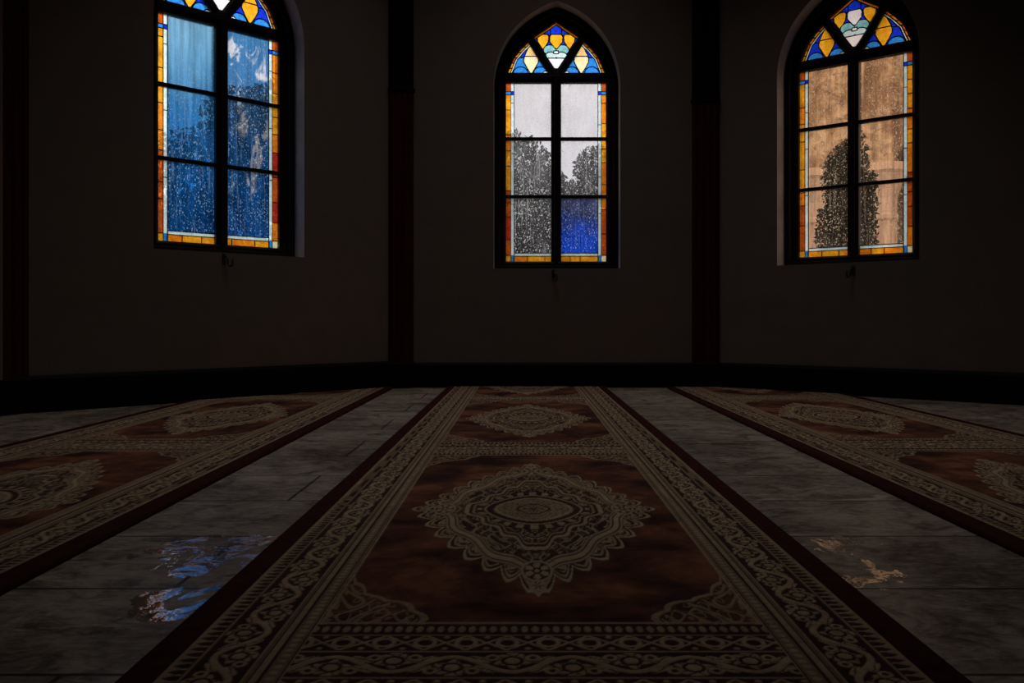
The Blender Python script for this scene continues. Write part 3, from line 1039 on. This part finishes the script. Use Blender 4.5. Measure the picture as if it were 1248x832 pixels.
def build_carpet(xc, W, y0, y1, dx, phase, label, end_fn=None, dymin=.0028):
    root = empty('prayer_carpet', (xc, y0, 0))
    tag(root, label, 'carpet', 'patterned prayer carpets')
    xs = np.linspace(-W + .012, W - .012, int(round(2 * W / dx)))
    ys = [y0]
    while ys[-1] < y1:
        ys.append(ys[-1] + min(max(.0017 * ys[-1] ** 2, dymin), .011))
    ys = np.array(ys); ys[-1] = y1
    X, Y = np.meshgrid(xs, ys, indexing='ij')
    if end_fn is not None:
        end = np.minimum(end_fn(xc + xs), y1)
        # the far end is cut to the line of the wall: rows bend only over the last metre
        k = np.clip((Y - 4.6) / (y1 - 4.6), 0, 1)
        Y = np.where(Y > 4.6, 4.6 + k * (np.maximum(end, 4.62)[:, None] - 4.6), Y)
    motif, band = carpet_pattern(X, Y, W, .31, phase)
    Z = .0125 + .0012 * motif
    nx, ny = X.shape
    co = np.stack([X, Y - y0, Z], -1).reshape(-1, 3)
    idx = np.arange(nx * ny).reshape(nx, ny)
    quads = np.stack([idx[:-1, :-1], idx[1:, :-1], idx[1:, 1:], idx[:-1, 1:]], -1).reshape(-1, 4)
    # skirt down to the floor around the rim
    rim = np.concatenate([idx[:, 0], idx[-1, 1:], idx[-2::-1, -1], idx[0, -2:0:-1]])
    low = co[rim].copy(); low[:, 2] = .0
    b = len(co)
    r = len(rim); lo = b + np.arange(r)
    sk = np.stack([rim, lo, np.roll(lo, -1), np.roll(rim, -1)], -1)
    co = np.concatenate([co, low]); quads = np.concatenate([quads, sk])
    me = bpy.data.meshes.new('pile')
    me.vertices.add(len(co)); me.vertices.foreach_set('co', co.astype(np.float32).ravel())
    me.loops.add(quads.size); me.loops.foreach_set('vertex_index', quads.astype(np.int32).ravel())
    me.polygons.add(len(quads)); me.polygons.foreach_set('loop_start', (np.arange(len(quads)) * 4).astype(np.int32))
    me.update(calc_edges=True)
    at = me.attributes.new('motif', 'FLOAT', 'POINT')
    at.data.foreach_set('value', np.concatenate([motif.ravel(), np.zeros(r)]).astype(np.float32))
    at = me.attributes.new('band', 'FLOAT', 'POINT')
    at.data.foreach_set('value', np.concatenate([band.ravel(), np.full(r, .4)]).astype(np.float32))
    me.materials.append(M_CARPET)
    o = bpy.data.objects.new('pile', me); link(o, root)
    # bound edges: rounded strips along both long sides
    for s in (-1, 1):
        mb = MB()
        L = (min(float(end_fn(np.array([xc + s * W]))[0]), y1) if end_fn is not None else y1) - y0
        pr = [(-.042, 0), (-.042, .0135), (-.036, .0150), (0, .0150), (.010, .0120), (.014, .006), (.014, 0)]
        k = len(pr); nseg = 24
        vs = [(s * (W + .0 + px), L * i / nseg, pz) for i in range(nseg + 1) for (px, pz) in pr]
        fs = [(i * k + j, i * k + (j + 1) % k, (i + 1) * k + (j + 1) % k, (i + 1) * k + j) for i in range(nseg) for j in range(k)]
        mb.add(vs, fs + [tuple(range(k)), tuple(nseg * k + j for j in range(k - 1, -1, -1))])
        mb.build('edge_binding', M_BIND, root)
    return root

build_carpet(.028, .568, .80, 6.34, .0025, 0.0, 'dark red patterned carpet running down the middle of the stone floor')
build_carpet(-1.49, .53, 1.0, 6.30, .0032, .09, 'dark red patterned carpet on the left, lying under the blue window',
             lambda X: 6.4 - np.maximum(-.91 - X, 0) - .06)
build_carpet(1.60, .53, 1.0, 6.30, .0032, .10, 'dark red patterned carpet on the right, lying under the amber window',
             lambda X: 6.4 - np.maximum(X - 1.366, 0) * math.tan(math.radians(40)) - .06)

# ------------------------------------------------------------------ outside
mb = MB()
mb.add([(-30, -20, -.13), (30, -20, -.13), (30, 40, -.13), (-30, 40, -.13)], [(0, 1, 2, 3)])
tag(mb.build('ground', M_GROUND), kind='structure')

def leaf_cloud(clumps, n_leaf, size, seed):
    r = np.random.default_rng(seed)
    mb = MB()
    vol = np.array([c[3] * c[4] * c[5] for c in clumps]); vol = vol / vol.sum()
    for c, w in zip(clumps, vol):
        for _ in range(int(n_leaf * w) + 1):
            d = r.normal(size=3); d /= np.linalg.norm(d)
            rad = r.uniform(.35, 1.0) ** .6
            p = np.array(c[:3]) + d * rad * np.array(c[3:6])
            a = r.normal(size=3); a /= np.linalg.norm(a)
            b = np.cross(a, d + r.normal(size=3) * .6); b /= max(np.linalg.norm(b), 1e-6)
            s = size * r.uniform(.6, 1.4)
            q = np.cross(a, b) * s * .18
            mb.add([p - a * s, p - b * s * .5 + q, p + a * s, p + b * s * .5 + q], [(0, 1, 2), (0, 2, 3)])
    return mb

def tree(x, y, height, clumps, n, size, mats, label, seed, name='garden_tree', trunk_r=.12):
    root = empty(name, (x, y, -.13))
    tag(root, label, 'tree', 'trees outside the windows')
    leaf_cloud(clumps, n, size, seed).build('foliage', mats, root)
    mb = MB()
    top = max(clumps, key=lambda c: c[2])
    mb.tube([(0, 0, 0), (.04, .02, height * .3), (-.03, .03, height * .55), (top[0] * .4, top[1] * .4, height * .8)], [trunk_r, trunk_r * .8, trunk_r * .55, trunk_r * .25], 10)
    for c in clumps[:5]:
        mb.tube([(0, .02, height * .40), (c[0] * .5, c[1] * .5, (height * .4 + c[2]) / 2 + .1), (c[0] * .9, c[1] * .9, c[2])], [trunk_r * .45, trunk_r * .3, trunk_r * .12], 6)
    mb.build('trunk', M_BARK, root)
    return root
M_LEAF1 = mat_leaf('dark_wet_leaves', (.045, .055, .056), (.10, .115, .112))
M_LEAF2 = mat_leaf('cypress_leaves', (.014, .018, .012), (.035, .04, .025))
# middle window: one broad crown on the left, a darker one right of it and further back
tree(-.05, 12.2, 3.4, [(-.1, 0, 2.75, .62, .5, .55), (.25, 0, 2.2, .7, .5, .6), (-.5, .1, 2.0, .6, .5, .7), (.1, .2, 1.3, .9, .6, .8), (-.4, 0, 1.0, .8, .6, .8)], 22000, .042, M_LEAF1,
     'dark leafy tree seen through the left light of the middle window', 3)
tree(1.05, 14.6, 3.7, [(.2, 0, 3.1, .42, .5, .5), (-.35, 0, 2.35, .6, .5, .65), (.45, .1, 2.5, .5, .5, .7), (0, .1, 1.9, .9, .5, .6), (0, .2, 1.2, 1.0, .6, .8), (-.5, 0, 1.0, .7, .6, .8)], 22000, .047, M_LEAF1,
     'dark leafy tree seen through the right light of the middle window', 4)
# blue window: big tree whose crown hides the lower sky
tree(-4.0, 11.5, 4.6, [(.75, 0, 3.1, .75, .7, .75), (1.0, .2, 2.7, .9, .7, .8), (-.25, 0, 2.5, .85, .7, .75), (.2, 0, 3.15, .55, .6, .6), (.2, .3, 1.6, 1.5, .9, .9), (-.8, .2, 1.4, 1.0, .8, .9)], 16000, .055, M_LEAF1,
     'broad dark tree seen through the blue window', 5)
# amber window: slim cypress in front of a stone arcade
tree(3.42, 9.1, 2.7, [(.10, 0, 2.40, .13, .12, .26), (-.05, 0, 2.15, .22, .2, .34), (.12, 0, 1.95, .22, .2, .4), (.0, 0, 1.55, .33, .25, .5), (-.01, 0, 1.1, .34, .3, .5), (0, 0, .6, .33, .28, .5)], 9000, .035, M_LEAF2,
     'slim dark cypress seen through the amber window in front of the stone building', 6, 'cypress_tree', .06)

# stone arcade outside the amber window
ARC = empty('stone_arcade', (4.75, 11.6, -.13), math.radians(-32))
tag(ARC, 'weathered sandstone building with columns and arches seen through the amber window', 'building')
mb = MB()
mb.box(-2.75, 4.0, 2.6, 2.9, 0, 4.75)
mb.build('rear_wall', M_STONE, ARC)
mb = MB()
mb.box(-2.75, 4.0, .22, 2.6, 3.45, 3.7)
mb.build('vault', M_STONE, ARC)
for xe in (-2.75, 3.78):
    mb = MB(); mb.box(xe, xe + .2, .22, 2.6, 0, 3.45)
    mb.build('end_wall', M_STONE, ARC)
def column(xc, r, hcap, parent):
    mb = MB()
    n = 20
    prof = [(r * 1.45, 0), (r * 1.45, .18), (r * 1.2, .26), (r * 1.05, .32), (r, .4), (r, hcap - .30), (r * 1.12, hcap - .27), (r * 1.12, hcap - .22), (r * 1.0, hcap - .20), (r * 1.05, hcap), (r * 1.7, hcap + .32), (r * 1.9, hcap + .36), (r * 1.9, hcap + .46)]
    nn = 32
    vs = []; fs = []
    for (rr, z) in prof:
        for k in range(nn):
            fl = 1 - (.16 if (k % 4 == 0 and .4 <= z <= hcap - .3) else 0)
            t = 2 * math.pi * k / nn
            vs.append((xc + rr * fl * math.cos(t), rr * fl * math.sin(t), z))
    for i in range(len(prof) - 1):
        for k in range(nn):
            fs.append((i * nn + k, i * nn + (k + 1) % nn, (i + 1) * nn + (k + 1) % nn, (i + 1) * nn + k))
    mb.add(vs, fs)
    mb.build('column', M_COLUMN, parent)
COLX = (-2.61, -1.70, -.79, .12, 1.03, 1.94, 2.85)
for xx in COLX:
    column(xx, .150, 2.25, ARC)
# arcade wall with pointed arches above the columns
mb = MB()
zs0, ztop = 2.6, 4.75
def arch_z(x, x0, x1):
    a = (x1 - x0) / 2; c = (x0 + x1) / 2
    R = a * 1.5; off = R - a
    h = math.sqrt(max(R * R - (abs(x - c) + off) ** 2, 0))
    return zs0 + h
edges = [-2.61, -1.70, -.79, .12, 1.03, 1.94, 2.85, 3.76]
pts = []
for x0, x1 in zip(edges[:-1], edges[1:]):
    x0 += .13; x1 -= .13
    for k in range(21):
        x = x0 + (x1 - x0) * k / 20
        pts.append((x, arch_z(x, x0, x1)))
for (xa_, za_), (xb_, zb_) in zip(pts[:-1], pts[1:]):
    vs = [(xa_, -.22, za_), (xb_, -.22, zb_), (xb_, -.22, ztop), (xa_, -.22, ztop), (xa_, .22, za_), (xb_, .22, zb_), (xb_, .22, ztop), (xa_, .22, ztop)]
    mb.add(vs, [(0, 1, 2, 3), (7, 6, 5, 4), (0, 4, 5, 1)])
mb.build('arch_wall', M_STONE, ARC)
mb = MB()
mb.box(-2.8, 4.05, -.34, 2.95, 4.75, 4.9, bev=.03)
mb.build('cornice', M_STONE, ARC)

# ------------------------------------------------------------------ daylight
w = bpy.data.worlds.new('overcast_sky'); sc.world = w
w.use_nodes = True
nt = w.node_tree; nt.nodes.clear()
wo = nt.nodes.new('ShaderNodeOutputWorld'); bg = nt.nodes.new('ShaderNodeBackground')
tc = nt.nodes.new('ShaderNodeTexCoord'); nz = nt.nodes.new('ShaderNodeTexNoise'); rp = nt.nodes.new('ShaderNodeValToRGB')
nz.inputs['Scale'].default_value = 3.0; nz.inputs['Detail'].default_value = 5
rp.color_ramp.elements[0].position = .35; rp.color_ramp.elements[0].color = (.93, .90, .92, 1)
rp.color_ramp.elements[1].position = .7; rp.color_ramp.elements[1].color = (1, .97, .975, 1)
nt.links.new(tc.outputs['Generated'], nz.inputs['Vector']); nt.links.new(nz.outputs['Fac'], rp.inputs[0])
nt.links.new(rp.outputs[0], bg.inputs[0]); nt.links.new(bg.outputs[0], wo.inputs[0])
bg.inputs[1].default_value = 1.6 * SKY
w.cycles.sampling_method = 'MANUAL' if hasattr(w, 'cycles') else 'AUTOMATIC'
try: w.cycles.sample_map_resolution = 256
except Exception: pass

def portal(name, loc, rot, sx, sy):
    l = bpy.data.lights.new(name, 'AREA'); l.shape = 'RECTANGLE'; l.size = sx; l.size_y = sy
    l.energy = 1
    l.cycles.is_portal = True
    o = bpy.data.objects.new(name, l); o.location = loc; o.rotation_euler = rot
    return link(o)
zc = (ZB_O + ZT_O) / 2
portal('daylight_portal', W0 + dL * WL_S + OUTN_L * .29 + Vector((0, 0, zc + .05)), (math.radians(-90), 0, math.radians(45)), 1.02, 2.1)
portal('daylight_portal', C1 + Vector((WC_S, .29, zc)), (math.radians(-90), 0, 0), .95, 2.02)
portal('daylight_portal', C2 + dR * WR_S + Vector((math.sin(-thR), math.cos(thR), 0)) * .29 + Vector((0, 0, zc)), (math.radians(-90), 0, thR), .95, 2.02)
portal('daylight_portal', (LC[0], LC[1], HC + LDEP), (0, 0, 0), LRAD * 2, LRAD * 2)

# ------------------------------------------------------------------ render look
sc.view_settings.view_transform = 'Standard'
sc.view_settings.look = 'None'
sc.view_settings.gamma = 1
sc.view_settings.use_curve_mapping = False
sc.view_settings.exposure = 0.0
sc.cycles.use_denoising = True
sc.cycles.max_bounces = 10
sc.cycles.transparent_max_bounces = 16
sc.cycles.caustics_reflective = True
